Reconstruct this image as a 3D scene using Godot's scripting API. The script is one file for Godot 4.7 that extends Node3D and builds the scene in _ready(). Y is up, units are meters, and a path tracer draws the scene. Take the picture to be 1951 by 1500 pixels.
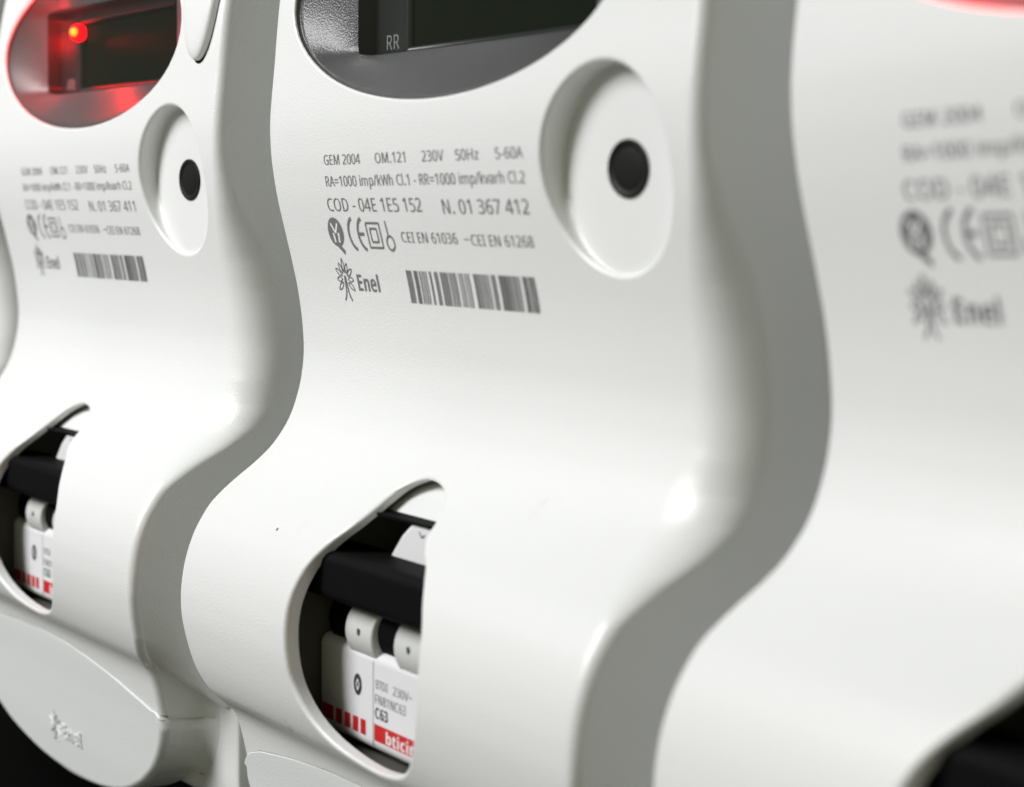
extends Node3D
# A row of white electricity meters on a dark board, seen closely from the right. Lengths in the tables are millimetres.

const MM := 0.001
const YK := [78.0, 60.0, 46.0, 40.0, 35.0, 31.0, 27.0, 22.0, 17.0, 13.0, 10.0, 7.5, 5.0, 2.5, 0.0, -3.0, -6.0, -9.3, -13.0, -16.5, -20.3, -24.5, -27.0, -29.5, -32.0, -35.0, -37.0, -38.8, -41.5, -43.8, -45.9, -47.75, -49.7, -52.0, -54.0, -56.6, -59.0, -61.5, -63.5, -66.5, -69.5, -72.5, -75.0, -77.4, -78.8, -79.8, -80.8, -82.0, -84.0, -88.0, -92.0]
const ZK := [-16.0, -9.0, -5.0, -3.6, -2.6, -1.8, -1.15, -0.62, -0.2, 0.2, 0.45, 0.55, 0.47, 0.27, -0.1, -0.65, -1.36, -2.22, -3.15, -3.95, -4.6, -5.02, -5.08, -4.85, -4.4, -3.5, -2.65, -1.6, 0.55, 3.2, 6.1, 8.45, 10.5, 12.1, 13.2, 14.2, 14.85, 15.25, 15.4, 15.35, 14.95, 14.3, 13.5, 12.4, 11.3, 10.3, 9.6, 9.05, 8.45, 7.6, 7.0]
const FY := [80.0, 5.0, 0.0, -4.0, -8.0, -13.0, -18.0, -33.0, -37.0, -40.0, -43.0, -46.0, -50.0, -56.0, -66.0, -79.0, -95.0]
const FW := [1.8, 2.0, 2.6, 3.7, 5.3, 6.9, 7.5, 8.4, 9.8, 9.6, 7.6, 4.6, 2.5, 1.9, 1.6, 1.6, 1.6]
const FR := [1.7, 1.9, 2.4, 3.4, 4.9, 6.4, 7.0, 7.3, 7.6, 7.2, 5.8, 3.9, 2.3, 1.7, 1.4, 1.4, 1.4]
const XY := [80.0, -64.0, -66.6, -70.0, -74.6, -78.5, -79.5, -80.2, -95.0]
const XR := [116.0, 116.0, 115.8, 115.2, 114.2, 111.7, 110.2, 109.0, 108.7]
const WIDE := 116.0
const CUT := [52.5, -41.3, 49.5, -42.0, 47.3, -43.3, 46.9, -45.0, 46.8, -46.3, 46.0, -48.3, 44.0, -50.6, 42.0, -52.9, 40.5, -55.9, 39.6, -59.0, 39.4, -62.5, 39.9, -66.8, 41.0, -70.3, 44.2, -73.8, 48.9, -76.2, 55.5, -77.7, 61.2, -78.0, 67.5, -77.0, 72.0, -75.2, 75.2, -72.3, 77.8, -67.8, 78.6, -63.0, 77.4, -56.6, 72.2, -50.5, 68.5, -48.6, 65.9, -47.2, 64.2, -45.5, 62.3, -44.0, 59.6, -42.6, 56.3, -41.6]
const ARCH_X := [6.5, 10.0, 14.0, 26.0, 40.0, 53.0, 66.0, 78.0, 90.0, 100.0, 109.0]
const ARCH_Y := [-88.4, -86.6, -85.5, -84.0, -82.9, -82.5, -82.9, -84.0, -85.5, -87.2, -88.6]
const COVER_EDGE := [107.2, -88.25, 108.6, -88.95, 109.1, -90.2, 109.1, -91.4, 108.0, -93.6, 106.3, -95.8, 103.4, -98.6, 99.9, -100.9, 96.0, -103.0, 88.0, -106.0, 76.0, -108.4, 62.0, -109.7, 53.0, -109.6, 42.0, -108.6, 29.5, -106.3, 22.0, -104.0, 15.5, -101.0, 11.5, -97.8, 8.8, -94.5, 7.0, -91.8, 6.7, -90.4, 7.1, -88.9, 8.3, -87.6]

var M := {}
var shapes := {}


func _ready() -> void:
	var cam := Camera3D.new()
	cam.name = "camera"
	add_child(cam)
	cam.transform = Transform3D(Basis(Vector3(0.4960560, 0.0072355, -0.8682604), Vector3(-0.0723205, 0.9968350, -0.0330114), Vector3(0.8652735, 0.0791685, 0.4950093)), Vector3(0.32017, -0.0054665, 0.1401952))
	cam.fov = rad_to_deg(2.0 * atan(750.0 / 4292.73))
	cam.near = 0.01
	cam.far = 50.0
	var att := CameraAttributesPhysical.new()
	att.frustum_focal_length = 68.684
	att.exposure_aperture = 23.5
	att.frustum_focus_distance = 0.345
	var we := WorldEnvironment.new()
	we.name = "surroundings"
	var env := Environment.new()
	env.background_mode = Environment.BG_COLOR
	env.background_color = Color(0.082, 0.081, 0.070).linear_to_srgb()
	env.tonemap_mode = Environment.TONE_MAPPER_LINEAR
	env.tonemap_exposure = 1.13
	env.sdfgi_enabled = true
	env.ssao_enabled = true
	env.ssil_enabled = true
	we.environment = env
	add_child(we)
	cam.attributes = att
	# the ceiling lamp above and a little to the left, and an unseen wide fill added at the right front for bounced room light
	area("ceiling_lamp_light", Vector3(0.0, -0.02, 0) + Vector3(-0.325, 0.575, 0.751) * 0.68, Vector3(0.0, -0.02, 0), Vector2(0.32, 0.34), 0.60, Color(1.0, 1.0, 1.0))
	area("room_fill_light", Vector3(0.0, -0.02, 0) + Vector3(0.81, 0.10, 0.57) * 1.5, Vector3(0.0, -0.02, 0), Vector2(1.5, 1.0), 0.13, Color(1.0, 1.0, 0.74))
	materials()
	build_shapes()
	back_wall()
	meter("01 367 412", Transform3D(Basis(), Vector3.ZERO), 0.0, "white electricity meter with an unlit dark display, beside the red-lit one", true)
	meter("01 367 411", Transform3D(Basis(Vector3.UP, 0.019255), Vector3(-0.135956, 0, 0.002718)), 0.0011, "white electricity meter with a small red lamp glowing in its display")
	meter("01 367 413", Transform3D(Basis(Vector3.UP, -0.072352) * Basis(Vector3.RIGHT, -0.016047) * Basis(Vector3.BACK, 0.025609), Vector3(0.1337406, 0.0008267, 0.0011103)), 0.007, "white electricity meter nearest the camera, out of focus, with a bright red display edge")
	meter("01 367 410", Transform3D(Basis(Vector3.UP, 0.02), Vector3(-0.2725, 0, 0.0035)), 0.0, "white electricity meter of which only a grey sliver of its side shows")


# ---------------------------------------------------------------- helpers
func area(called: String, at: Vector3, to: Vector3, size: Vector2, energy: float, tint: Color) -> void:
	var l := AreaLight3D.new()
	l.name = called
	l.area_size = size
	l.light_energy = energy
	l.light_color = tint
	l.shadow_enabled = true
	l.area_range = 8.0
	l.area_attenuation = 2.0
	add_child(l)
	l.look_at_from_position(at, to)


func mat(called: String, lin: Color, rough: float, spec := 0.5) -> StandardMaterial3D:
	var m := StandardMaterial3D.new()
	m.resource_name = called
	m.albedo_color = lin.linear_to_srgb()
	m.roughness = rough
	m.metallic_specular = spec
	M[called] = m
	return m


func noise_texture(number: int, pace: float, octaves: int, low: Color, high: Color) -> NoiseTexture2D:
	var n := FastNoiseLite.new()
	n.seed = number
	n.frequency = pace
	n.fractal_octaves = octaves
	var ramp := Gradient.new()
	ramp.set_color(0, low)
	ramp.set_color(1, high)
	var t := NoiseTexture2D.new()
	t.width = 1024
	t.height = 1024
	t.seamless = true
	t.noise = n
	t.color_ramp = ramp
	return t


func grained(m: StandardMaterial3D, grain: Texture2D, relief: Texture2D) -> void:
	# the fine, slightly pebbled skin of moulded plastic
	m.albedo_texture = grain
	m.heightmap_enabled = true
	m.heightmap_texture = relief
	m.heightmap_scale = 0.004
	m.uv1_triplanar = true
	m.uv1_scale = Vector3(24, 24, 24)


func materials() -> void:
	var w := mat("white_plastic", Color(0.81, 0.815, 0.815), 0.33)
	w.roughness = 0.34
	var grain := noise_texture(4, 0.11, 3, Color(0.955, 0.96, 0.955), Color(1, 1, 1))
	var relief := noise_texture(9, 0.10, 2, Color(0, 0, 0), Color(1, 1, 1))
	grained(w, grain, relief)
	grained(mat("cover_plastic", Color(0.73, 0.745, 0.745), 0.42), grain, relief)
	mat("ink", Color(0.16, 0.16, 0.165), 0.6)
	mat("dark_ink", Color(0.03, 0.03, 0.035), 0.6)
	grained(mat("bezel_plastic", Color(0.088, 0.089, 0.093), 0.34), grain, relief)
	M["bezel_plastic"].heightmap_scale = 0.007
	mat("frame_plastic", Color(0.014, 0.018, 0.017), 0.3)
	mat("screen", Color(0.006, 0.010, 0.005), 0.3, 0.04)
	mat("rubber", Color(0.007, 0.007, 0.007), 0.5, 0.3)
	mat("black_plastic", Color(0.004, 0.004, 0.005), 0.62, 0.15)
	mat("shade_liner", Color(0.09, 0.085, 0.075), 0.6)  # dark colour stands in for the shade inside the breaker chamber
	mat("breaker_white", Color(0.76, 0.76, 0.78), 0.4)
	mat("dial_white", Color(0.62, 0.63, 0.62), 0.35)
	mat("red_print", Color(0.55, 0.012, 0.012), 0.5)
	mat("white_print", Color(0.8, 0.8, 0.8), 0.5)
	mat("faded_print", Color(0.22, 0.23, 0.22), 0.5)
	mat("groove", Color(0.28, 0.28, 0.30), 0.6)
	mat("board", Color(0.004, 0.004, 0.004), 0.85, 0.1)
	var g := mat("clear_lens", Color(1, 1, 1), 0.06)
	g.albedo_color = Color(0.02, 0.02, 0.02, 0.04)
	g.transparency = BaseMaterial3D.TRANSPARENCY_ALPHA
	var l := mat("led_red", Color(0.4, 0.01, 0.02), 0.3)
	l.emission_enabled = true
	l.emission = Color(1.0, 0.0, 0.03)
	l.emission_energy_multiplier = 5.0
	var c := mat("led_core", Color(0.6, 0.2, 0.05), 0.3)
	c.emission_enabled = true
	c.emission = Color(1.0, 0.72, 0.12)
	c.emission_energy_multiplier = 1.6
	mat("led_off", Color(0.10, 0.015, 0.015), 0.25)


static func look(xs: Array, ys: Array, x: float) -> float:   # xs falling or rising, straight between the knots
	var n := xs.size()
	var up: bool = xs[n - 1] > xs[0]
	for i in n - 1:
		var a: float = xs[i]
		var b: float = xs[i + 1]
		if (up and x <= b) or (not up and x >= b) or i == n - 2:
			return lerpf(ys[i], ys[i + 1], clampf((x - a) / (b - a), 0.0, 1.0))
	return ys[n - 1]


static func smooth_look(xs: Array, ys: Array, x: float) -> float:
	var n := xs.size()
	var i := 0
	while i < n - 2 and x < xs[i + 1]:
		i += 1
	var h: float = xs[i + 1] - xs[i]
	var t := clampf((x - xs[i]) / h, 0.0, 1.0)
	var s: float = (ys[i + 1] - ys[i]) / h
	var m0 := s
	var m1 := s
	if i > 0:
		m0 = (ys[i + 1] - ys[i - 1]) / (xs[i + 1] - xs[i - 1])
	if i < n - 2:
		m1 = (ys[i + 2] - ys[i]) / (xs[i + 2] - xs[i])
	var t2 := t * t
	var t3 := t2 * t
	return (2 * t3 - 3 * t2 + 1) * ys[i] + (t3 - 2 * t2 + t) * h * m0 + (3 * t2 - 2 * t3) * ys[i + 1] + (t3 - t2) * h * m1


func right_at(y: float) -> float:
	return look(XY, XR, y)


func drop(d: float, w: float, r: float) -> float:
	if d >= w:
		return 0.0
	var q := 1.0 - maxf(d, 0.0) / w
	return r * (1.0 - sqrt(maxf(0.0, 1.0 - q * q)))


func front(x: float, y: float) -> float:
	var xr := right_at(y)
	var z := smooth_look(YK, ZK, y)
	if xr - x < 12.0:
		z -= drop(xr - x, look(FY, FW, y), look(FY, FR, y))
	var left := x - (WIDE - xr)
	if left < 1.4:
		z -= drop(left, 1.4, 1.1)
	return z


func slope(x: float, y: float) -> Vector2:
	var xr := right_at(y)
	var e := 0.04
	var a := minf(x + e, xr)
	var b := maxf(x - e, WIDE - xr)
	var g := Vector2((front(a, y) - front(b, y)) / (a - b), (front(x, y + e) - front(x, y - e)) / (2 * e))
	if xr - x < 0.001:
		g.x = -25.0
	elif x - (WIDE - xr) < 0.001:
		g.x = 25.0
	g.y = clampf(g.y, -3.0, 3.0)
	return g


func front_normal(x: float, y: float) -> Vector3:
	var g := slope(x, y)
	return Vector3(-g.x, -g.y, 1.0).normalized()


class Builder:
	var v := PackedVector3Array()
	var n := PackedVector3Array()
	var ix := PackedInt32Array()

	func tri(a: int, b: int, c: int) -> void:
		var f := (v[b] - v[a]).cross(v[c] - v[a])
		if f.dot(n[a] + n[b] + n[c]) > 0.0:
			ix.append_array([a, c, b])
		else:
			ix.append_array([a, b, c])

	func add(p: Vector3, nn: Vector3) -> int:
		v.append(p * 0.001)
		n.append(nn)
		return v.size() - 1

	func rows(at: int, count: int, wide: int, closed: bool) -> void:
		for i in count - 1:
			for j in (wide if closed else wide - 1):
				var k := (j + 1) % wide
				var a := at + i * wide + j
				var b := at + i * wide + k
				var c := at + (i + 1) * wide + j
				var d := at + (i + 1) * wide + k
				tri(a, b, d)
				tri(a, d, c)

	func grid(points: Array, out: Vector3, closed := false, from_centre := false) -> void:
		# rows of points; normals from the neighbours, turned to the side of «out» (or away from the point «out»)
		var at := v.size()
		var count := points.size()
		var wide: int = points[0].size()
		for i in count:
			for j in wide:
				var p: Vector3 = points[i][j]
				var l: Vector3 = points[i][(j - 1 + wide) % wide if closed else maxi(j - 1, 0)]
				var r: Vector3 = points[i][(j + 1) % wide if closed else mini(j + 1, wide - 1)]
				var u: Vector3 = points[maxi(i - 1, 0)][j]
				var d: Vector3 = points[mini(i + 1, count - 1)][j]
				var nn := (r - l).cross(d - u)
				if nn.length() < 1e-9:
					nn = (p - out) if from_centre else out
				nn = nn.normalized()
				if nn.dot((p - out) if from_centre else out) < 0.0:
					nn = -nn
				add(p, nn)
		rows(at, count, wide, closed)

	func quad(a: Vector3, b: Vector3, c: Vector3, d: Vector3, nn: Vector3) -> void:
		var at := v.size()
		for p in [a, b, c, d]:
			add(p, nn)
		tri(at, at + 1, at + 2)
		tri(at, at + 2, at + 3)

	func box(lo: Vector3, hi: Vector3) -> void:
		for ax in 3:
			for s in [-1, 1]:
				var nn := Vector3.ZERO
				nn[ax] = s
				var b := (ax + 1) % 3
				var c := (ax + 2) % 3
				var q := []
				for k in [[0, 0], [1, 0], [1, 1], [0, 1]]:
					var p := Vector3.ZERO
					p[ax] = hi[ax] if s > 0 else lo[ax]
					p[b] = hi[b] if k[0] else lo[b]
					p[c] = hi[c] if k[1] else lo[c]
					q.append(p)
				quad(q[0], q[1], q[2], q[3], nn)

	func mesh() -> ArrayMesh:
		var a := []
		a.resize(Mesh.ARRAY_MAX)
		a[Mesh.ARRAY_VERTEX] = v
		a[Mesh.ARRAY_NORMAL] = n
		a[Mesh.ARRAY_INDEX] = ix
		var m := ArrayMesh.new()
		m.add_surface_from_arrays(Mesh.PRIMITIVE_TRIANGLES, a)
		return m


func put(called: String, m: Mesh, material: String, parent: Node3D, at := Vector3.ZERO) -> MeshInstance3D:
	var o := MeshInstance3D.new()
	o.name = called
	o.mesh = m
	o.material_override = M[material]
	o.position = at * MM
	parent.add_child(o, true)
	return o


func ellipse(c: Vector2, a: float, b: float, ang: float) -> Vector2:
	# the point of the ellipse in the direction «ang» from its centre
	var d := Vector2(cos(ang), sin(ang))
	return c + d / sqrt(d.x * d.x / (a * a) + d.y * d.y / (b * b))


func ray_polygon(c: Vector2, ang: float, poly: PackedVector2Array) -> Vector2:
	var d := Vector2(cos(ang), sin(ang))
	var best := 1e9
	for i in poly.size():
		var a := poly[i] - c
		var e := poly[(i + 1) % poly.size()] - poly[i]
		var den := d.cross(e)
		if absf(den) < 1e-9:
			continue
		var t := a.cross(e) / den
		var s := a.cross(d) / den
		if t > 0.0 and s >= -1e-6 and s <= 1.000001:
			best = minf(best, t)
	return c + d * best


func curve_closed(flat: Array, each: int) -> PackedVector2Array:
	var pts := PackedVector2Array()
	for i in flat.size() / 2:
		pts.append(Vector2(flat[2 * i], flat[2 * i + 1]))
	var out := PackedVector2Array()
	var n := pts.size()
	for i in n:
		for k in each:
			out.append(pts[i].cubic_interpolate(pts[(i + 1) % n], pts[(i - 1 + n) % n], pts[(i + 2) % n], float(k) / each))
	return out


func angles_for(c: Vector2, outer: PackedVector2Array, count: int) -> Array:
	var list := []
	for i in count:
		list.append(-PI + TAU * (i + 0.5) / count)
	var step := TAU / count
	var kept := []
	for a in list:
		var near := false
		for p in outer:
			near = near or absf(angle_difference(a, (p - c).angle())) < step * 0.35
		if not near:
			kept.append(a)
	for p in outer:
		kept.append((p - c).angle())
	kept.sort()
	return kept


func outward(o: Array) -> Array:
	# unit vectors square to a closed outline (given anticlockwise), pointing away from its inside
	var e := []
	var n := o.size()
	for i in n:
		var t: Vector2 = o[(i + 1) % n] - o[(i - 1 + n) % n]
		e.append(Vector2(t.y, -t.x).normalized())
	return e


func collar(b: Builder, c: Vector2, hole: Array, outer: Array, lip: float) -> void:
	# the sheet between a hole, whose edge is rounded over, and an outer polygon
	var n := hole.size()
	var e := outward(hole)
	var at := b.v.size()
	var steps := [0.0, 0.03, 0.1, 0.22, 0.4, 0.62, 0.85, 1.0]
	var count := steps.size() + 18
	for i in count:
		for j in n:
			var h: Vector2 = hole[j]
			var q: Vector2 = outer[j]
			var full := h.distance_to(q)
			var d := 0.0
			if i < steps.size():
				d = lip * steps[i]
			else:
				d = lerpf(lip, full, (i - steps.size() + 1) / 18.0)
			var p := h.lerp(q, d / full)
			var g := slope(p.x, p.y)
			var z := front(p.x, p.y)
			if d < lip:
				z -= drop(d, lip, lip)
				var k := 1.0 - d / lip
				g += e[j] * minf(30.0, k / sqrt(maxf(1e-5, 1.0 - k * k)))
			b.add(Vector3(p.x, p.y, z), Vector3(-g.x, -g.y, 1.0).normalized())
	b.rows(at, count, n, true)
	# a narrow band just under the outer border, so that no hairline shows between two sheets
	at = b.v.size()
	for q in [-0.7, 0.0, 0.7]:
		for j in n:
			var p: Vector2 = outer[j] + (outer[j] - c).normalized() * q
			b.add(Vector3(p.x, p.y, front(p.x, p.y) - 0.05), front_normal(p.x, p.y))
	b.rows(at, 3, n, true)


func band(b: Builder, where: Variant, y0: float, y1: float) -> void:
	var at := b.v.size()
	var count := int((y0 - y1) / 0.5)
	for i in count + 1:
		var y := lerpf(y0, y1, float(i) / count)
		for q in [-0.4, 0.0, 0.4]:
			var x: float = bound(where, y) + q
			b.add(Vector3(x, y, front(x, y) - 0.05), front_normal(x, y))
	b.rows(at, count + 1, 3, false)


func bound(what: Variant, y: float) -> float:
	# a fixed x, or one that follows the sheet's outline
	if what is String:
		var xr := right_at(y)
		return {"left": WIDE - xr, "inner_left": WIDE - xr + 2.0, "inner_right": xr - 4.0, "right": xr}[what]
	return what


func sheet(b: Builder, x0: Variant, x1: Variant, y0: float, y1: float, nx: int, ny: int, ease := 0) -> void:
	var at := b.v.size()
	for i in ny + 1:
		for j in nx + 1:
			var t := float(j) / nx
			if ease == 1:
				t = 1.0 - (1.0 - t) * (1.0 - t)
			elif ease == -1:
				t = t * t
			var y := lerpf(y0, y1, float(i) / ny)
			var x := lerpf(bound(x0, y), bound(x1, y), t)
			b.add(Vector3(x, y, front(x, y)), front_normal(x, y))
	b.rows(at, ny + 1, nx + 1, false)


# ---------------------------------------------------------------- shapes shared by all the meters
func build_shapes() -> void:
	shape_housing()
	shape_display()
	shape_cover()
	shape_breaker()
	shape_prints()


func shape_housing() -> void:
	var b := Builder.new()
	# window
	var wc := Vector2(52.4, 25.6)
	var seam := [Vector2(78, 8), Vector2(80, 10.3), Vector2(90, 14.3), Vector2(100, 17.3), Vector2(112, 19.5)]
	var wo := PackedVector2Array([Vector2(2, 46), Vector2(2, 8)] + seam + [Vector2(112, 46)])
	var hole := []
	var rim := []
	for a in angles_for(wc, wo, 150):
		hole.append(ellipse(wc, 45.8, 15.7, a))
		rim.append(ray_polygon(wc, a, wo))
	collar(b, wc, hole, rim, 0.45)
	shapes["window"] = hole
	# round recess with its floor
	var rc := Vector2(95.7, 0.0)
	var ro := PackedVector2Array(seam + [Vector2(112, -16), Vector2(78, -16)])
	hole = []
	rim = []
	for a in angles_for(rc, ro, 110):
		hole.append(ellipse(rc, 14.0, 12.4, a))
		rim.append(ray_polygon(rc, a, ro))
	collar(b, rc, hole, rim, 0.7)
	var rows := []
	for i in 12:
		var row := []
		for j in hole.size():
			var h: Vector2 = hole[j]
			var floor_z := -3.35 + 0.035 * h.y
			var top := maxf(front(h.x, h.y) - 0.7, floor_z + 0.02)
			var r := minf(lerpf(0.35, 1.5, smoothstep(1.0, -8.0, h.y)), (top - floor_z) * 0.85)
			if i < 4:
				row.append(Vector3(h.x, h.y, lerpf(top, floor_z + r, i / 3.0)))
			elif i < 10:
				var t := (i - 3) / 6.0 * PI / 2
				var p := h + (rc - h).normalized() * r * (1.0 - cos(t))
				row.append(Vector3(p.x, p.y, floor_z + r * (1.0 - sin(t))))
			else:
				var p := (h + (rc - h).normalized() * r).lerp(rc, 0.5 if i == 10 else 0.999)
				row.append(Vector3(p.x, p.y, -3.35 + 0.035 * p.y))
		rows.append(row)
	inward(b, rows, Vector3(rc.x, rc.y, 14))
	# opening for the breaker
	var cc := Vector2(58, -60.5)
	var line := curve_closed(CUT, 6)
	var co := PackedVector2Array([Vector2(34, -40), Vector2(34, -79.2), Vector2(83, -79.2), Vector2(83, -40)])
	hole = []
	rim = []
	for a in angles_for(cc, co, 170):
		hole.append(ray_polygon(cc, a, line))
		rim.append(ray_polygon(cc, a, co))
	collar(b, cc, hole, rim, 0.85)
	shapes["cut"] = hole
	rows = []
	for i in 6:
		var row := []
		for h in hole:
			var top: float = front(h.x, h.y) - 0.85
			row.append(Vector3(h.x, h.y, lerpf(top, top - 1.3, i / 5.0)))
		rows.append(row)
	inward(b, rows, Vector3(cc.x, cc.y, 8))
	# the rest of the sheet
	band(b, "inner_left", 77.0, -79.2)
	band(b, "inner_right", 77.0, -79.2)
	sheet(b, 2.0, 112.0, 78, 46, 24, 16)
	sheet(b, 2.0, 78.0, 8, -16, 20, 32)
	sheet(b, 2.0, 112.0, -16, -40, 60, 36)
	sheet(b, "inner_left", 34.0, -40, -79.2, 12, 60)
	sheet(b, 83.0, "inner_right", -40, -79.2, 24, 60)
	sheet(b, "left", "inner_left", 78, -79.2, 10, 210, -1)
	sheet(b, "inner_right", "right", 78, -79.2, 22, 210, 1)
	# below the crease, down to the arched joint
	var at := b.v.size()
	var nx := 70
	var ny := 14
	for i in ny + 1:
		for j in nx + 1:
			var s := float(j) / nx
			s = s * s * (3 - 2 * s)
			var yy := lerpf(-79.2, look(ARCH_X, ARCH_Y, lerpf(6.8, 109, s)), float(i) / ny)
			var xr := right_at(yy)
			var x := lerpf(WIDE - xr, xr, s)
			b.add(Vector3(x, yy, front(x, yy)), front_normal(x, yy))
	b.rows(at, ny + 1, nx + 1, false)
	rows = [[], [], []]
	for j in nx + 1:
		var p: Vector3 = b.v[at + ny * (nx + 1) + j] * 1000.0
		rows[0].append(p)
		rows[1].append(p + Vector3(0, -0.03, -0.9))
		rows[2].append(p + Vector3(0, -1.6, -1.3))
	b.grid(rows, Vector3(0, -0.4, 1))
	# sides: the upper hood, whose lower edge runs down towards the back, and the narrower part under it
	for side in [-1.0, 1.0]:
		rows = []
		var under := [[], []]
		for i in 211:
			var y := lerpf(78.0, -79.2, i / 210.0)
			var row := []
			var xe := right_at(y)
			var ze := front(xe, y)
			var w := smoothstep(-64.0, -79.2, y)
			for jj in 25:
				var t := jj / 24.0
				var z := lerpf(ze, -45.0, t * t)
				var deep := clampf((ze - z) / 11.0, 0.0, 1.0)
				var xx := lerpf(xe, WIDE, smoothstep(0.0, 0.75, deep))
				row.append(Vector3(xx if side > 0 else WIDE - xx, y - 8.0 * w * deep, z))
			rows.append(row)
		b.grid(rows, Vector3(side, 0, 0))
		for p in rows[-1]:
			under[0].append(p)
			under[1].append(Vector3(108.5 if side > 0 else WIDE - 108.5, p.y + 0.4, p.z))
		b.grid(under, Vector3.DOWN)
		rows = []
		for i in 10:
			var y := lerpf(-79.2, -94.0, i / 9.0)
			var xe := right_at(y)
			var row := []
			for jj in 12:
				var z := lerpf(front(xe, y), 3.5, minf(1.0, jj / 5.0))
				var out := 0.0
				if jj > 5:
					z = 3.5 - 5.1 * sin((jj - 5) / 6.0 * PI / 2)
					out = 5.1 * (1.0 - cos((jj - 5) / 6.0 * PI / 2))
				var tuck := 2.0 * smoothstep(-89.7, -90.9, y)
				row.append(Vector3(xe + out - tuck if side > 0 else WIDE - xe - out + tuck, y, z))
			rows.append(row)
		b.grid(rows, Vector3(side, 0, 0))
	rows = [[], []]
	for j in 41:
		var x := WIDE * j / 40.0
		rows[0].append(Vector3(x, 78, front(x, 78)))
		rows[1].append(Vector3(x, 78, -45))
	b.grid(rows, Vector3.UP)
	# ramp of the thumb groove above the breaker
	rows = []
	for i in 9:
		var t := i / 8.0
		var row := []
		for j in 13:
			row.append(Vector3(lerpf(45.0, 67.5, j / 12.0), lerpf(-40.6, -45.95, t), lerpf(-4.0, 2.2, t)))
		rows.append(row)
	b.grid(rows, Vector3(0, 0.5, 1))
	shapes["housing"] = b.mesh()
	# base behind and below
	b = Builder.new()
	b.box(Vector3(0.6, -82, -46), Vector3(115.2, 77.4, -13))
	rows = []
	var prof := [[-4.0, -46.0], [-4.0, -2.6], [-3.9, -1.9], [-3.6, -1.55], [-2.8, -1.4], [118.8, -1.4], [119.6, -1.55], [119.9, -1.9], [120.0, -2.6], [120.0, -46.0]]
	for yz in [[-86.5, -45.0], [-86.5, -0.4], [-86.9, 0.0], [-92.0, 0.0], [-98.0, 0.0], [-102.5, -0.3], [-104.0, -1.2], [-104.6, -3.0], [-104.6, -45.0]]:
		var row := []
		for p in prof:
			row.append(Vector3(p[0], yz[0], maxf(-46.0, p[1] + yz[1])))
		rows.append(row)
	b.grid(rows, Vector3(57, -96, -30), false, true)
	shapes["base"] = b.mesh()
	# added dark lining that keeps the breaker's chamber in deep shade
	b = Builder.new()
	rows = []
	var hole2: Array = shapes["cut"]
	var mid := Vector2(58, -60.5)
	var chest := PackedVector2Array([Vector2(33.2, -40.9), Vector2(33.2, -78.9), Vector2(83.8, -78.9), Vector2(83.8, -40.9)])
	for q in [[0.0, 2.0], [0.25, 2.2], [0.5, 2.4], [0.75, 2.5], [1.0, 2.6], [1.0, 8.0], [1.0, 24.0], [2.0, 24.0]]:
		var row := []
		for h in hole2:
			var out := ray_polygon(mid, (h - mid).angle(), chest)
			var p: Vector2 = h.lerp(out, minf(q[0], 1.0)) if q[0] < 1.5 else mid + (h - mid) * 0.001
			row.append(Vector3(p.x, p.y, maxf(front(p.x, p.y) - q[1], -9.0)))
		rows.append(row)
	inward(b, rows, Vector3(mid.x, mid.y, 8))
	shapes["shade_liner"] = b.mesh()
	# sealing plug in the recess
	b = Builder.new()
	rows = []
	for q in [[1.0, -3.75], [1.0, -3.2], [0.98, -3.12], [0.92, -3.08], [0.84, -3.12], [0.78, -3.3], [0.70, -3.3], [0.64, -3.2], [0.3, -3.14], [0.002, -3.12]]:
		var row := []
		for j in 48:
			var a := TAU * j / 48.0
			row.append(Vector3(96.5 + 4.45 * q[0] * cos(a), 3.5 * q[0] * sin(a), q[1] + 0.035 * 3.5 * q[0] * sin(a)))
		rows.append(row)
	b.grid(rows, Vector3(96.5, 0, -8), true, true)
	shapes["plug"] = b.mesh()
	# push button: a tall pill
	for q in [["button", 0.0, 1.9], ["gap", 0.0, 0.12]]:
		b = Builder.new()
		rows = []
		for s in [[1.0, 0.0], [1.0, 0.45], [0.97, 0.68], [0.9, 0.85], [0.75, 0.95], [0.4, 1.0], [0.001, 1.0]]:
			var row := []
			for j in 56:
				var a := TAU * j / 56.0
				var x: float = 107.5 + 6.6 * s[0] * cos(a)
				var y: float = 33.5 - (0.5 if q[0] == "gap" else 0.0) + 14.2 * s[0] * sin(a)
				row.append(Vector3(x, y, smooth_look(YK, ZK, y) - 0.25 + q[2] * s[1] + (0.22 if q[0] == "gap" else 0.0)))
			rows.append(row)
		b.grid(rows, Vector3(107.5, 33.5, -12), true, true)
		shapes[q[0]] = b.mesh()


func inward(b: Builder, rows: Array, eye: Vector3) -> void:
	# a closed wall whose visible side faces the point «eye»
	var at := b.v.size()
	b.grid(rows, eye, true, true)
	var tris := b.ix
	for i in range(at, b.v.size()):
		b.n[i] = -b.n[i]
	for t in range(0, tris.size(), 3):
		if tris[t] >= at:
			var q := tris[t + 1]
			tris[t + 1] = tris[t + 2]
			tris[t + 2] = q
	b.ix = tris


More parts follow.
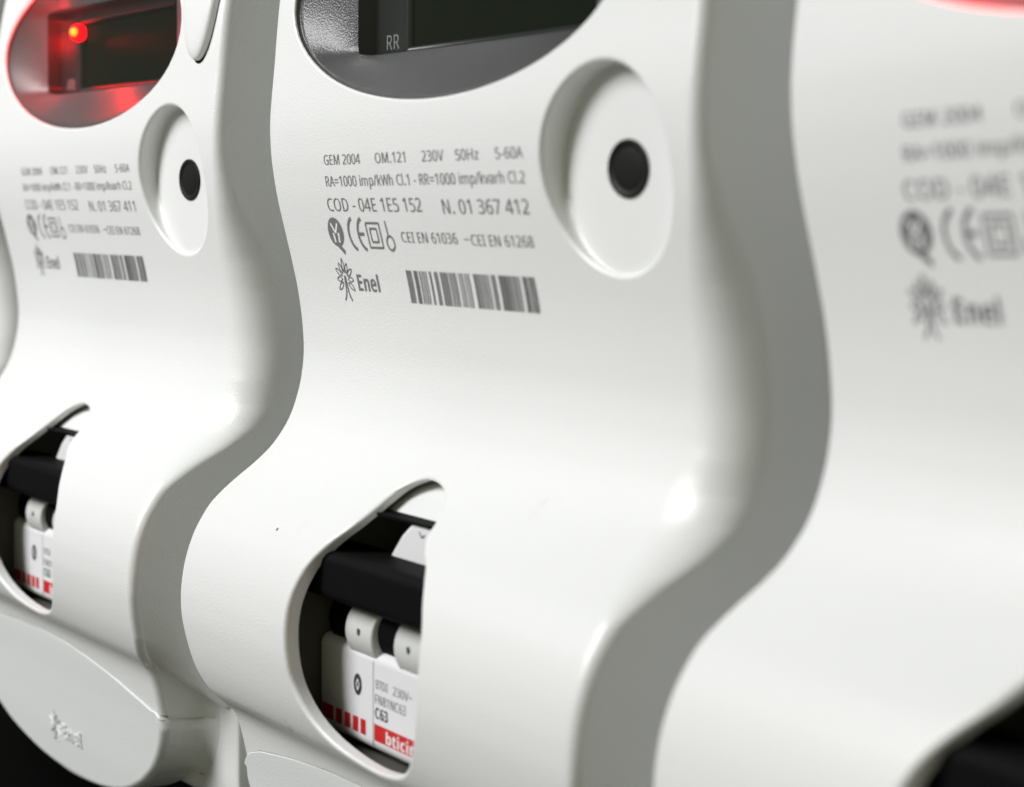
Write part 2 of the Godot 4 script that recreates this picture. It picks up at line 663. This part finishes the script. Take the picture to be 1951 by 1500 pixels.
func shape_display() -> void:
	var hole: Array = shapes["window"]
	var wc := Vector2(52.4, 25.6)
	var b := Builder.new()
	var rows := []
	var rect := PackedVector2Array([Vector2(19.3, 17.5), Vector2(85.0, 17.5), Vector2(85.0, 33.5), Vector2(19.3, 33.5)])
	for s in [[0.0, 0.0], [0.0, 0.5], [0.03, 0.6], [0.06, 0.62], [0.10, 0.75], [0.3, 1.9], [0.5, 3.0], [0.7, 4.0], [0.85, 4.7], [0.96, 5.15], [1.0, 5.4]]:
		var row := []
		for h in hole:
			var a: float = (h - wc).angle()
			var q := ray_polygon(wc, a, rect)
			var e := ellipse(wc, 41.5, 12.6, a)
			if q.distance_to(wc) > e.distance_to(wc):
				q = e
			var p: Vector2 = h.lerp(q, s[0])
			row.append(Vector3(p.x, p.y, lerpf(front(h.x, h.y) - 0.4, 0.0, minf(1.0, s[0])) - s[1] * (1.0 if s[0] < 0.2 else 1.08)))
		rows.append(row)
	inward(b, rows, Vector3(wc.x, wc.y, 20))
	shapes["bezel"] = b.mesh()
	var well := [[], []]
	for h in hole:
		var a: float = (h - wc).angle()
		var q := ray_polygon(wc, a, rect)
		var e := ellipse(wc, 41.5, 12.6, a)
		if q.distance_to(wc) > e.distance_to(wc):
			q = e
		well[0].append(Vector3(q.x, q.y, -5.5))
		well[1].append(Vector3(q.x, q.y, -8.6))
	# screen surround with a bevelled opening
	b = Builder.new()
	var o := [18.0, 16.6, 87.0, 36.0]
	var f := [29.7, 17.75, 82.0, 31.4]
	var g := [30.3, 18.5, 81.2, 30.8]
	var zf := -8.2
	var zs := -9.1
	var N := Vector3(0, 0, 1)
	b.quad(Vector3(o[0], o[1], zf), Vector3(o[2], o[1], zf), Vector3(o[2], f[1], zf), Vector3(o[0], f[1], zf), N)
	b.quad(Vector3(o[0], f[3], zf), Vector3(o[2], f[3], zf), Vector3(o[2], o[3], zf), Vector3(o[0], o[3], zf), N)
	b.quad(Vector3(o[0], f[1], zf), Vector3(f[0], f[1], zf), Vector3(f[0], f[3], zf), Vector3(o[0], f[3], zf), N)
	b.quad(Vector3(f[2], f[1], zf), Vector3(o[2], f[1], zf), Vector3(o[2], f[3], zf), Vector3(f[2], f[3], zf), N)
	# each bevel is a rounded lip
	var corners := [[f[0], f[1], g[0], g[1]], [f[2], f[1], g[2], g[1]], [f[2], f[3], g[2], g[3]], [f[0], f[3], g[0], g[3]]]
	for k in 4:
		var c0: Array = corners[k]
		var c1: Array = corners[(k + 1) % 4]
		rows = []
		for i in 7:
			var t := i / 6.0
			var u := 1.0 - cos(t * PI / 2)
			var d := sin(t * PI / 2)
			var row := []
			for j in 9:
				var s := j / 8.0
				var fx := lerpf(c0[0], c1[0], s)
				var fy := lerpf(c0[1], c1[1], s)
				var gx := lerpf(c0[2], c1[2], s)
				var gy := lerpf(c0[3], c1[3], s)
				row.append(Vector3(lerpf(fx, gx, d), lerpf(fy, gy, d), lerpf(zf, zs, u)))
			rows.append(row)
		var first := b.v.size()
		b.grid(rows, N)
		if k == 0:  # bottom bevel: normals tilted to put a fading glint at its left end
			for m in range(first, b.v.size()):
				var s := clampf((b.v[m].x * 1000.0 - 29.7) / 30.0, 0.0, 1.0)
				b.n[m] = (b.n[m] + Vector3(0.34 * (1.0 - s), 0.0, 0.0)).normalized()
	inward(b, well, Vector3(wc.x, wc.y, -4))
	shapes["frame"] = b.mesh()
	b = Builder.new()
	b.quad(Vector3(g[0] - 0.1, g[1] - 0.1, zs + 0.02), Vector3(g[2] + 0.1, g[1] - 0.1, zs + 0.02), Vector3(g[2] + 0.1, g[3] + 0.1, zs + 0.02), Vector3(g[0] - 0.1, g[3] + 0.1, zs + 0.02), N)
	shapes["screen"] = b.mesh()
	# clear lens, slightly domed
	b = Builder.new()
	rows = []
	for s in [1.0, 0.985, 0.95, 0.85, 0.7, 0.5, 0.25, 0.001]:
		var row := []
		for h in hole:
			var p: Vector2 = wc.lerp(h, s * 0.999)
			row.append(Vector3(p.x, p.y, lerpf(smooth_look(YK, ZK, p.y), -0.1, 0.5) - 0.42 + 0.5 * (1.0 - s * s)))
		rows.append(row)
	b.grid(rows, N, true)
	shapes["lens"] = b.mesh()
	b = Builder.new()
	ball(b, Vector3(30.0, 29.2, -8.0), 1.7, 1.0)
	shapes["led"] = b.mesh()
	b = Builder.new()
	ball(b, Vector3(30.2, 29.2, -7.8), 0.0, 1.0, 0.85, Vector3(0.5, 0.05, 0.86))
	shapes["core"] = b.mesh()


func ball(b: Builder, c: Vector3, r: float, squash: float, spot := 0.0, towards := Vector3.ZERO) -> void:
	var rr := r if spot == 0.0 else spot
	var cc := c if spot == 0.0 else c + towards * 1.0
	var rows := []
	for i in 11:
		var t := PI * i / 10.0
		var row := []
		for j in 20:
			var a := TAU * j / 20.0
			row.append(cc + Vector3(sin(t) * cos(a), cos(t), sin(t) * sin(a) * squash) * rr)
		rows.append(row)
	b.grid(rows, cc, true, true)


func cover_z(y: float) -> float:
	return look([-80.0, -84.0, -90.0, -96.0, -102.0, -110.0], [8.9, 8.5, 7.6, 6.9, 6.3, 5.3], y)


func shape_cover() -> void:
	var b := Builder.new()
	var c := Vector2(57.6, -95.5)
	var flat := PackedVector2Array()
	for i in 60:
		var x := lerpf(8.3, 107.2, i / 60.0)
		flat.append(Vector2(x, smooth_up(x)))
	var edge := PackedVector2Array()
	for i in COVER_EDGE.size() / 2:
		edge.append(Vector2(COVER_EDGE[2 * i], COVER_EDGE[2 * i + 1]))
	for i in edge.size() - 1:
		for k in 4:
			flat.append(edge[i].cubic_interpolate(edge[i + 1], edge[maxi(i - 1, 0)], edge[mini(i + 2, edge.size() - 1)], k / 4.0))
	# anticlockwise from the right end of the joint
	var pts := []
	for p in flat:
		pts.append(p)
	pts.reverse()
	var e := outward(pts)
	var n := pts.size()
	var at := b.v.size()
	var steps := [0.0, 0.04, 0.13, 0.28, 0.5, 0.75, 1.0]
	for i in steps.size() + 9:
		for j in n:
			var top: bool = e[j].y > 0.5
			var r := 0.55 if top else 1.7
			var h: Vector2 = pts[j]
			var full := h.distance_to(c)
			var d: float = r * steps[i] if i < steps.size() else lerpf(r, full, (i - steps.size() + 1) / 9.0)
			d = minf(d, full * 0.9995)
			var p := h.lerp(c, d / full)
			var z := cover_z(p.y)
			var g := Vector2(0, (cover_z(p.y + 1.5) - cover_z(p.y - 1.5)) / 3.0)
			if d < r:
				z -= drop(d, r, r)
				var k := 1.0 - d / r
				g -= e[j] * minf(30.0, k / sqrt(maxf(1e-5, 1.0 - k * k)))
			b.add(Vector3(p.x, p.y, z), Vector3(-g.x, -g.y, 1.0).normalized())
	b.rows(at, steps.size() + 9, n, true)
	var rows := []
	for i in 12:
		var row := []
		for j in n:
			var top: bool = e[j].y > 0.5
			var h: Vector2 = pts[j]
			var z0 := cover_z(h.y) - (0.55 if top else 1.7)
			var flare := smoothstep(-0.95, -0.6, e[j].y) if e[j].y < 0.5 else 0.0
			var z := lerpf(z0, 3.5, minf(i / 5.0, 1.0))
			var out := 0.0
			if i > 5:
				var t := (i - 5) / 6.0 * PI / 2
				z = 3.5 - 5.1 * sin(t)
				out = 5.1 * (1.0 - cos(t)) * flare
			var sink := 0.12 * maxf(0.0, z0 - z) * smoothstep(-91.5, -89.0, h.y) if absf(e[j].x) > 0.3 else 0.0
			row.append(Vector3(h.x + e[j].x * out, h.y + e[j].y * out - sink, z))
		rows.append(row)
	b.grid(rows, Vector3(c.x, c.y, 2), true, true)
	shapes["cover"] = b.mesh()


func smooth_up(x: float) -> float:
	var n := ARCH_X.size()
	var i := 0
	while i < n - 2 and x > ARCH_X[i + 1]:
		i += 1
	var t: float = (x - ARCH_X[i]) / (ARCH_X[i + 1] - ARCH_X[i])
	return cubic_interpolate(ARCH_Y[i], ARCH_Y[i + 1], ARCH_Y[maxi(i - 1, 0)], ARCH_Y[mini(i + 2, n - 1)], t) - 0.12


# a bar along x with a rounded cross-section given as (y, z) points
func bar(b: Builder, x0: float, x1: float, cs: Array, round := 0.4) -> void:
	var rows := []
	var cy := 0.0
	var cz := 0.0
	for p in cs:
		cy += p[0] / cs.size()
		cz += p[1] / cs.size()
	for s in [[x0 + round, 0.0], [x0 + round, 0.5], [x0 + round * 0.98, 0.9], [x0 + round, 1.0]]:
		pass
	var prof := [[x0, 0.001], [x0, 0.9], [x0 + round * 0.3, 0.97], [x0 + round, 1.0], [x1 - round, 1.0], [x1 - round * 0.3, 0.97], [x1, 0.9], [x1, 0.001]]
	for q in prof:
		var row := []
		for p in cs:
			row.append(Vector3(q[0], cy + (p[0] - cy) * q[1], cz + (p[1] - cz) * q[1]))
		rows.append(row)
	b.grid(rows, Vector3((x0 + x1) / 2, cy, cz), true, true)


func rounded(y0: float, y1: float, z0: float, z1: float, r: float, seg := 5) -> Array:
	var out := []
	for k in 4:
		var cy := y1 - r if k == 0 or k == 3 else y0 + r
		var cz := z1 - r if k < 2 else z0 + r
		for i in seg + 1:
			var a := (k + float(i) / seg) * PI / 2
			out.append([cy + r * cos(a), cz + r * sin(a)])
	return out


func shape_breaker() -> void:
	var b := Builder.new()
	bar(b, 34.0, 82.5, rounded(-78.0, -64.2, -6.0, 7.4, 1.6), 0.5)
	# upper face, whose left edge slants away from the lever
	var face := [Vector2(56.2, -46.3), Vector2(53.2, -48.2), Vector2(50.2, -51.0), Vector2(47.6, -54.6), Vector2(46.0, -58.0), Vector2(46.0, -66.0), Vector2(82.5, -66.0), Vector2(82.5, -46.3)]
	var hub := Vector2(66, -55)
	var rows := []
	for q in [[1.0, -6.0], [1.0, 3.6], [0.99, 4.1], [0.965, 4.45], [0.93, 4.6], [0.001, 4.6]]:
		var row := []
		for p in face:
			var g: Vector2 = hub + (p - hub) * q[0]
			row.append(Vector3(g.x, g.y, q[1]))
		rows.append(row)
	b.grid(rows, Vector3(66, -55, -3), true, true)
	shapes["breaker"] = b.mesh()
	b = Builder.new()
	b.box(Vector3(45.5, -46.35, -2.0), Vector3(78.0, -46.0, 4.9))
	shapes["gap_edge"] = b.mesh()
	b = Builder.new()
	bar(b, 34.6, 80.6, rounded(-58.3, -51.4, 2.0, 10.9, 1.5, 6), 1.4)
	shapes["handle"] = b.mesh()
	b = Builder.new()
	for q in [[36.2, 43.6], [51.0, 58.4], [66.0, 73.0]]:
		var cs := []
		for j in 28:
			var a := TAU * j / 28.0
			cs.append([-61.9 + 4.3 * cos(a), 2.9 + 4.3 * sin(a)])
		bar(b, q[0], q[1], cs, 0.2)
	shapes["drum"] = b.mesh()
	b = Builder.new()
	var cs2 := []
	for j in 32:
		var a := TAU * j / 32.0
		cs2.append([-62.4 + 4.7 * cos(a), 3.6 + 4.6 * sin(a)])
	bar(b, 0.0, 8.4, cs2, 0.5)
	shapes["dial"] = b.mesh()
	b = Builder.new()
	b.box(Vector3(50.85, -77.0, 7.35), Vector3(51.1, -65.6, 7.415))
	shapes["divider"] = b.mesh()
	b = Builder.new()
	for x in [[34.8, 38.4], [39.3, 41.2], [42.1, 43.9], [44.7, 46.4], [47.1, 48.7]]:
		plate(b, x[0], x[1], -76.2, -74.1, 7.43)
	shapes["stripes"] = b.mesh()
	b = Builder.new()
	plate(b, 51.3, 81.0, -76.3, -74.0, 7.43)
	shapes["red_band"] = b.mesh()
	b = Builder.new()
	flat_disc(b, Vector3(46.2, -69.6, 7.43), 1.25, 1.5)
	shapes["maker_disc"] = b.mesh()
	b = Builder.new()
	for q in [[-0.45, 0.0, 0.0, 0.8], [0.0, 0.8, 0.45, 0.0], [0.45, 0.0, 0.0, -0.8], [0.0, -0.8, -0.45, 0.0]]:
		seg_flat(b, Vector2(46.2 + q[0], -69.6 + q[1]), Vector2(46.2 + q[2], -69.6 + q[3]), 0.22, 7.45)
	shapes["maker_diamond"] = b.mesh()
	b = Builder.new()
	flat_disc(b, Vector3(0, 0, 0), 0.42, 0.5)
	shapes["dial_dot"] = b.mesh()
	b = Builder.new()
	seg_flat(b, Vector2(58.9, -47.2), Vector2(59.6, -47.9), 0.22, 4.64)
	seg_flat(b, Vector2(59.6, -47.9), Vector2(60.5, -47.5), 0.22, 4.64)
	shapes["tick"] = b.mesh()


func plate(b: Builder, x0: float, x1: float, y0: float, y1: float, z: float) -> void:
	b.quad(Vector3(x0, y0, z), Vector3(x1, y0, z), Vector3(x1, y1, z), Vector3(x0, y1, z), Vector3(0, 0, 1))


func flat_disc(b: Builder, c: Vector3, rx: float, ry: float) -> void:
	var at := b.add(c, Vector3(0, 0, 1))
	for j in 25:
		var a := TAU * j / 24.0
		b.add(c + Vector3(rx * cos(a), ry * sin(a), 0), Vector3(0, 0, 1))
	for j in 24:
		b.tri(at, at + 1 + j, at + 2 + j)


func seg_flat(b: Builder, p: Vector2, q: Vector2, w: float, z: float) -> void:
	var s := (q - p).normalized().orthogonal() * w * 0.5
	b.quad(Vector3(p.x + s.x, p.y + s.y, z), Vector3(q.x + s.x, q.y + s.y, z), Vector3(q.x - s.x, q.y - s.y, z), Vector3(p.x - s.x, p.y - s.y, z), Vector3(0, 0, 1))


# ---------------------------------------------------------------- print on the curved face
func on_face(b: Builder, p: Vector2, lift := 0.05) -> int:
	var n := front_normal(p.x, p.y)
	return b.add(Vector3(p.x, p.y, front(p.x, p.y)) + n * lift, n)


func stroke(b: Builder, pts: Array, w: float, lift := 0.05) -> void:
	for i in pts.size():
		var a: Vector2 = pts[maxi(i - 1, 0)]
		var c: Vector2 = pts[mini(i + 1, pts.size() - 1)]
		var s := (c - a).normalized().orthogonal() * w * 0.5
		var k := on_face(b, pts[i] + s, lift)
		on_face(b, pts[i] - s, lift)
		if i > 0:
			b.tri(k - 2, k - 1, k + 1)
			b.tri(k - 2, k + 1, k)


func leaf(b: Builder, p: Vector2, q: Vector2, w: float) -> void:
	var s := (q - p).normalized().orthogonal() * w * 0.5
	var left := []
	var right := []
	for i in 7:
		var t := i / 6.0
		left.append(p.lerp(q, t) + s * sin(PI * t))
		right.append(p.lerp(q, t) - s * sin(PI * t))
	stroke(b, left, 0.2)
	stroke(b, right, 0.2)


func arc(c: Vector2, rx: float, ry: float, a0: float, a1: float, n: int) -> Array:
	var out := []
	for i in n + 1:
		var a := deg_to_rad(lerpf(a0, a1, float(i) / n))
		out.append(c + Vector2(rx * cos(a), ry * sin(a)))
	return out


func letters(text: String, x0: float, x1: float, y0: float, y1: float, bold := false, place := "face", z := 0.0, thick := 0.0) -> ArrayMesh:
	# the text fitted to that rectangle (capitals from y0 to y1) and laid on the curved face, on the cover or at the depth z
	var key := "%s|%f|%f|%f" % [text, x0, y0, thick]
	if shapes.has(key):
		return shapes[key]
	var font := SystemFont.new()
	font.font_names = PackedStringArray(["Droid Sans"])
	if bold:
		font.font_weight = 700
	var tm := TextMesh.new()
	tm.font = font
	tm.font_size = 64
	tm.pixel_size = 0.01
	tm.depth = thick
	tm.curve_step = 3.0
	tm.text = text
	var arr := tm.get_mesh_arrays()
	var v: PackedVector3Array = arr[Mesh.ARRAY_VERTEX]
	var nn: PackedVector3Array = arr[Mesh.ARRAY_NORMAL]
	var cap := TextMesh.new()
	cap.font = font
	cap.font_size = 64
	cap.pixel_size = 0.01
	cap.depth = 0.0
	cap.text = "H"
	var box := AABB(v[0], Vector3.ZERO)
	for p in v:
		box = box.expand(p)
	var ch := 0.64 * 0.714
	# the capitals' foot: text meshes of one line share their baseline
	var hv: PackedVector3Array = cap.get_mesh_arrays()[Mesh.ARRAY_VERTEX]
	var foot := 1e9
	var head := -1e9
	for p in hv:
		foot = minf(foot, p.y)
		head = maxf(head, p.y)
	ch = head - foot
	var b := Builder.new()
	for i in v.size():
		var x := lerpf(x0, x1, (v[i].x - box.position.x) / box.size.x)
		var y := lerpf(y0, y1, (v[i].y - foot) / ch)
		if place == "cover":
			b.add(Vector3(x, y, cover_z(y) - 0.1 + v[i].z + thick * 0.5), nn[i])
		elif place == "flat":
			b.add(Vector3(x, y, z), Vector3(0, 0, 1))
		else:
			on_face(b, Vector2(x, y))
	b.ix = arr[Mesh.ARRAY_INDEX] if arr[Mesh.ARRAY_INDEX] != null else PackedInt32Array(range(v.size()))
	shapes[key] = b.mesh()
	return shapes[key]


func tree_shape(b: Builder, c: Vector2, s: float, embossed := false) -> void:
	# a little tree whose branches are leaves fanned out round the top of a forked trunk
	for k in 9:
		var a := deg_to_rad(-32.0 + 244.0 * k / 8.0)
		var d := Vector2(cos(a), sin(a))
		var r0 := 0.95 * s
		var r1 := (2.75 + (0.35 if k % 2 == 0 else 0.0)) * s
		if embossed:
			ridge(b, c + d * r0, c + d * r1, 0.5 * s)
		else:
			leaf(b, c + d * r0, c + d * r1, 0.72 * s)
	for q in [-1.0, 1.0]:
		var pts := [c + Vector2(0.1 * q, 0.5) * s, c + Vector2(0.25 * q, -0.8) * s, c + Vector2(0.35 * q, -1.9) * s, c + Vector2(0.75 * q, -2.7) * s, c + Vector2(1.2 * q, -3.2) * s]
		if embossed:
			for i in pts.size() - 1:
				ridge(b, pts[i], pts[i + 1], 0.4 * s)
		else:
			stroke(b, pts, 0.34 * s)


func ridge(b: Builder, p: Vector2, q: Vector2, w: float) -> void:
	var rows := []
	for i in 7:
		var t := i / 6.0
		var m := p.lerp(q, t)
		var s := (q - p).normalized().orthogonal() * w * 0.5 * maxf(0.1, sin(PI * clampf(t, 0.04, 0.96)))
		var row := []
		for j in 7:
			var u := j / 3.0 - 1.0
			var x := m + s * u
			row.append(Vector3(x.x, x.y, cover_z(x.y) - 0.02 + 0.34 * (1.0 - u * u)))
		rows.append(row)
	b.grid(rows, Vector3(0, 0, 1))


func shape_prints() -> void:
	var b := Builder.new()
	# certification marks: disc with a stem, CE, double square, key
	var at := on_face(b, Vector2(19.3, -8.2))
	var ring := arc(Vector2(19.3, -8.2), 2.5, 2.15, 0, 360, 28)
	for p in ring:
		on_face(b, p)
	for j in ring.size() - 1:
		b.tri(at, at + 1 + j, at + 2 + j)
	stroke(b, [Vector2(19.2, -10.1), Vector2(20.1, -10.6), Vector2(21.0, -11.2)], 0.7)
	shapes["mark_disc"] = b.mesh()
	b = Builder.new()
	stroke(b, [Vector2(19.3, -8.3), Vector2(18.2, -6.9)], 0.42, 0.08)
	stroke(b, [Vector2(19.3, -8.3), Vector2(20.4, -6.9)], 0.42, 0.08)
	stroke(b, [Vector2(18.5, -8.3), Vector2(18.7, -9.7)], 0.5, 0.08)
	stroke(b, [Vector2(20.2, -8.3), Vector2(20.0, -9.7)], 0.5, 0.08)
	shapes["mark_sign"] = b.mesh()
	b = Builder.new()
	stroke(b, arc(Vector2(26.0, -8.4), 2.3, 2.3, 105, 258, 18), 0.55)
	stroke(b, arc(Vector2(29.1, -8.4), 2.3, 2.3, 105, 258, 18), 0.55)
	stroke(b, [Vector2(26.9, -8.4), Vector2(28.7, -8.4)], 0.5)
	shapes["mark_ce"] = b.mesh()
	b = Builder.new()
	for h in [[2.1, 1.75], [1.05, 0.95]]:
		var c := Vector2(31.9, -8.55)
		stroke(b, [c + Vector2(-h[0], h[1]), c + Vector2(h[0], h[1])], 0.32)
		stroke(b, [c + Vector2(-h[0], -h[1]), c + Vector2(h[0], -h[1])], 0.32)
		stroke(b, [c + Vector2(-h[0], h[1]), c + Vector2(-h[0], -h[1])], 0.32, 0.055)
		stroke(b, [c + Vector2(h[0], h[1]), c + Vector2(h[0], -h[1])], 0.32, 0.055)
	shapes["mark_square"] = b.mesh()
	b = Builder.new()
	stroke(b, arc(Vector2(36.6, -9.6), 1.15, 1.0, 0, 360, 22), 0.36)
	stroke(b, [Vector2(36.3, -8.6), Vector2(36.2, -7.5), Vector2(36.15, -6.5)], 0.36)
	shapes["mark_key"] = b.mesh()
	b = Builder.new()
	tree_shape(b, Vector2(19.0, -15.1), 1.0)
	shapes["tree"] = b.mesh()
	b = Builder.new()
	var rng := RandomNumberGenerator.new()
	rng.seed = 41
	var x := 39.3
	# light and dark runs of the code as the photograph shows them
	var runs := [[39.3, 40.9, 0.75], [41.6, 42.7, 0.9], [43.2, 45.6, 0.5], [46.2, 47.1, 0.7], [47.7, 48.8, 0.75], [49.4, 51.6, 0.72], [52.0, 54.0, 0.6], [54.7, 56.2, 0.42], [56.6, 58.0, 0.4], [58.8, 59.8, 0.8], [60.0, 63.0, 0.55], [63.6, 64.8, 0.72], [65.6, 68.0, 0.85], [68.2, 71.0, 0.62], [71.8, 73.0, 0.85], [73.3, 74.9, 0.75]]
	for r in runs:
		x = r[0]
		while x < r[1] - 0.12:
			var w := minf(0.24 + 0.5 * rng.randf() * r[2], r[1] - x)
			stroke(b, [Vector2(x + w / 2, -13.3), Vector2(x + w / 2, -14.8), Vector2(x + w / 2, -16.3), Vector2(x + w / 2, -17.9)], w)
			x += w + (1.0 - r[2]) * 0.55 + 0.05
	shapes["barcode"] = b.mesh()
	b = Builder.new()
	var dot := on_face(b, Vector2(27.4, -50.4))
	for p in arc(Vector2(27.4, -50.4), 0.24, 0.2, 0, 360, 10):
		on_face(b, p)
	for j in 10:
		b.tri(dot, dot + 1 + j, dot + 2 + j)
	shapes["speck"] = b.mesh()
	b = Builder.new()
	tree_shape(b, Vector2(54.6, -101.0), 0.92, true)
	shapes["relief"] = b.mesh()


# ---------------------------------------------------------------- things
func meter(serial: String, at: Transform3D, glow: float, label: String, speck := false) -> void:
	var t := Node3D.new()
	t.name = "electricity_meter" if not has_node("electricity_meter") else "electricity_meter_001"
	add_child(t, true)
	t.transform = at
	t.set_meta("label", label)
	t.set_meta("category", "electricity meter")
	t.set_meta("group", "white electricity meters mounted in a row")
	put("base", shapes["base"], "white_plastic", t)
	var h := put("housing", shapes["housing"], "white_plastic", t)
	put("chamber_shade_lining", shapes["shade_liner"], "shade_liner", t)
	# printing
	for q in [["GEM 2004", 19.8, 31.8], ["OM.121", 36.6, 45.8], ["230V", 50.7, 56.9], ["50Hz", 60.2, 66.4], ["5-60A", 70.8, 77.8]]:
		put("printed_text", letters(q[0], q[1], q[2], 1.55, 3.0), "ink", h)
	put("printed_text", letters("RA=1000 imp/kWh Cl.1 - RR=1000 imp/kvarh Cl.2", 19.4, 77.5, -1.55, -0.05), "ink", h)
	put("printed_text", letters("COD - 04E 1E5 152", 18.6, 48.4, -5.15, -3.25), "ink", h)
	put("printed_text", letters("N. " + serial, 54.4, 77.3, -5.4, -3.5), "ink", h)
	put("printed_text", letters("CEI EN 61036", 40.3, 56.6, -9.4, -7.95), "ink", h)
	put("printed_text", letters("-", 58.5, 59.9, -9.3, -7.9), "ink", h)
	put("printed_text", letters("CEI EN 61268", 60.4, 76.6, -9.55, -8.1), "ink", h)
	put("approval_mark", shapes["mark_disc"], "ink", h)
	put("approval_sign", shapes["mark_sign"], "white_print", h)
	put("conformity_mark", shapes["mark_ce"], "ink", h)
	put("double_square_mark", shapes["mark_square"], "ink", h)
	put("key_mark", shapes["mark_key"], "ink", h)
	put("tree_logo", shapes["tree"], "ink", h)
	put("logo_text", letters("Enel", 23.0, 30.0, -16.7, -14.3, true), "ink", h)
	put("barcode", shapes["barcode"], "ink", h)
	if speck:
		put("dirt_speck", shapes["speck"], "dark_ink", h)
	put("sealing_plug", shapes["plug"], "rubber", t)
	var btn := put("push_button", shapes["button"], "white_plastic", t)
	put("button_gap", shapes["gap"], "black_plastic", btn)
	# display
	var d := put("display_bezel", shapes["bezel"], "bezel_plastic", t)
	put("screen_surround", shapes["frame"], "frame_plastic", d)
	put("lcd_screen", shapes["screen"], "screen", d)
	put("indicator_text", letters("RR", 23.4, 27.4, 18.3, 20.4, false, "flat", -8.15), "faded_print", d)
	var led := put("indicator_led_lamp", shapes["led"], "led_red" if glow > 0.0 else "led_off", d)
	if glow > 0.0:
		put("led_lamp_core", shapes["core"], "led_core", d)
		for q in [[Vector3(-1.0, -0.35, 0.45), 1.1], [Vector3(0.2, -0.8, 0.55), 0.32], [Vector3(-0.3, 1.0, 0.4), 0.5]]:
			var o := AreaLight3D.new()
			o.name = "led_light"
			o.light_color = Color(1.0, 0.012, 0.05)
			o.light_energy = glow * q[1]
			o.area_size = Vector2(0.0022, 0.0022)
			o.area_range = 3.0
			o.area_attenuation = 2.0
			o.shadow_enabled = true
			led.add_child(o, true)
			o.transform = Transform3D(Basis.looking_at(q[0]), (Vector3(30.0, 29.0, -4.4) + q[0] * 1.2) * MM)
	put("display_lens", shapes["lens"], "clear_lens", t)
	# terminal cover
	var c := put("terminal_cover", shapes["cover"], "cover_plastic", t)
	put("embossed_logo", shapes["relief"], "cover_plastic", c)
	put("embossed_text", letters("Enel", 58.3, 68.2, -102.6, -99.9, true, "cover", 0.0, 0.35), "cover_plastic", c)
	# breaker
	var k := put("circuit_breaker", shapes["breaker"], "breaker_white", t)
	put("housing_gap", shapes["gap_edge"], "black_plastic", k)
	put("toggle_handle", shapes["handle"], "black_plastic", k)
	put("drum", shapes["drum"], "black_plastic", k)
	for x in [43.4, 58.2]:
		put("dial", shapes["dial"], "dial_white", k, Vector3(x, 0, 0))
		put("dial_dot", shapes["dial_dot"], "dark_ink", k, Vector3(x + 4.6, -62.0, 8.26))
	put("divider", shapes["divider"], "groove", k)
	put("red_stripes", shapes["stripes"], "red_print", k)
	put("red_band", shapes["red_band"], "red_print", k)
	put("maker_disc", shapes["maker_disc"], "dark_ink", k)
	put("maker_diamond", shapes["maker_diamond"], "white_print", k)
	put("tick_mark", shapes["tick"], "dark_ink", k)
	put("breaker_text", letters("BTDI", 51.8, 55.3, -69.1, -67.9, false, "flat", 7.44), "ink", k)
	put("breaker_text", letters("230V~", 56.9, 62.4, -69.1, -67.9, false, "flat", 7.44), "ink", k)
	put("breaker_text", letters("FN81NC63", 51.6, 60.6, -71.2, -69.9, false, "flat", 7.44), "ink", k)
	put("breaker_text", letters("C63", 51.6, 55.4, -73.2, -71.7, true, "flat", 7.44), "dark_ink", k)
	put("breaker_text", letters("bticino", 54.9, 65.5, -76.1, -74.5, true, "flat", 7.46), "white_print", k)


func back_wall() -> void:
	var b := Builder.new()
	b.box(Vector3(-900, -500, -80), Vector3(900, 500, -47))
	var o := put("wall", b.mesh(), "board", self)
	o.set_meta("kind", "structure")
	o.set_meta("label", "black board behind and below the row of white meters")
	o.set_meta("category", "wall")
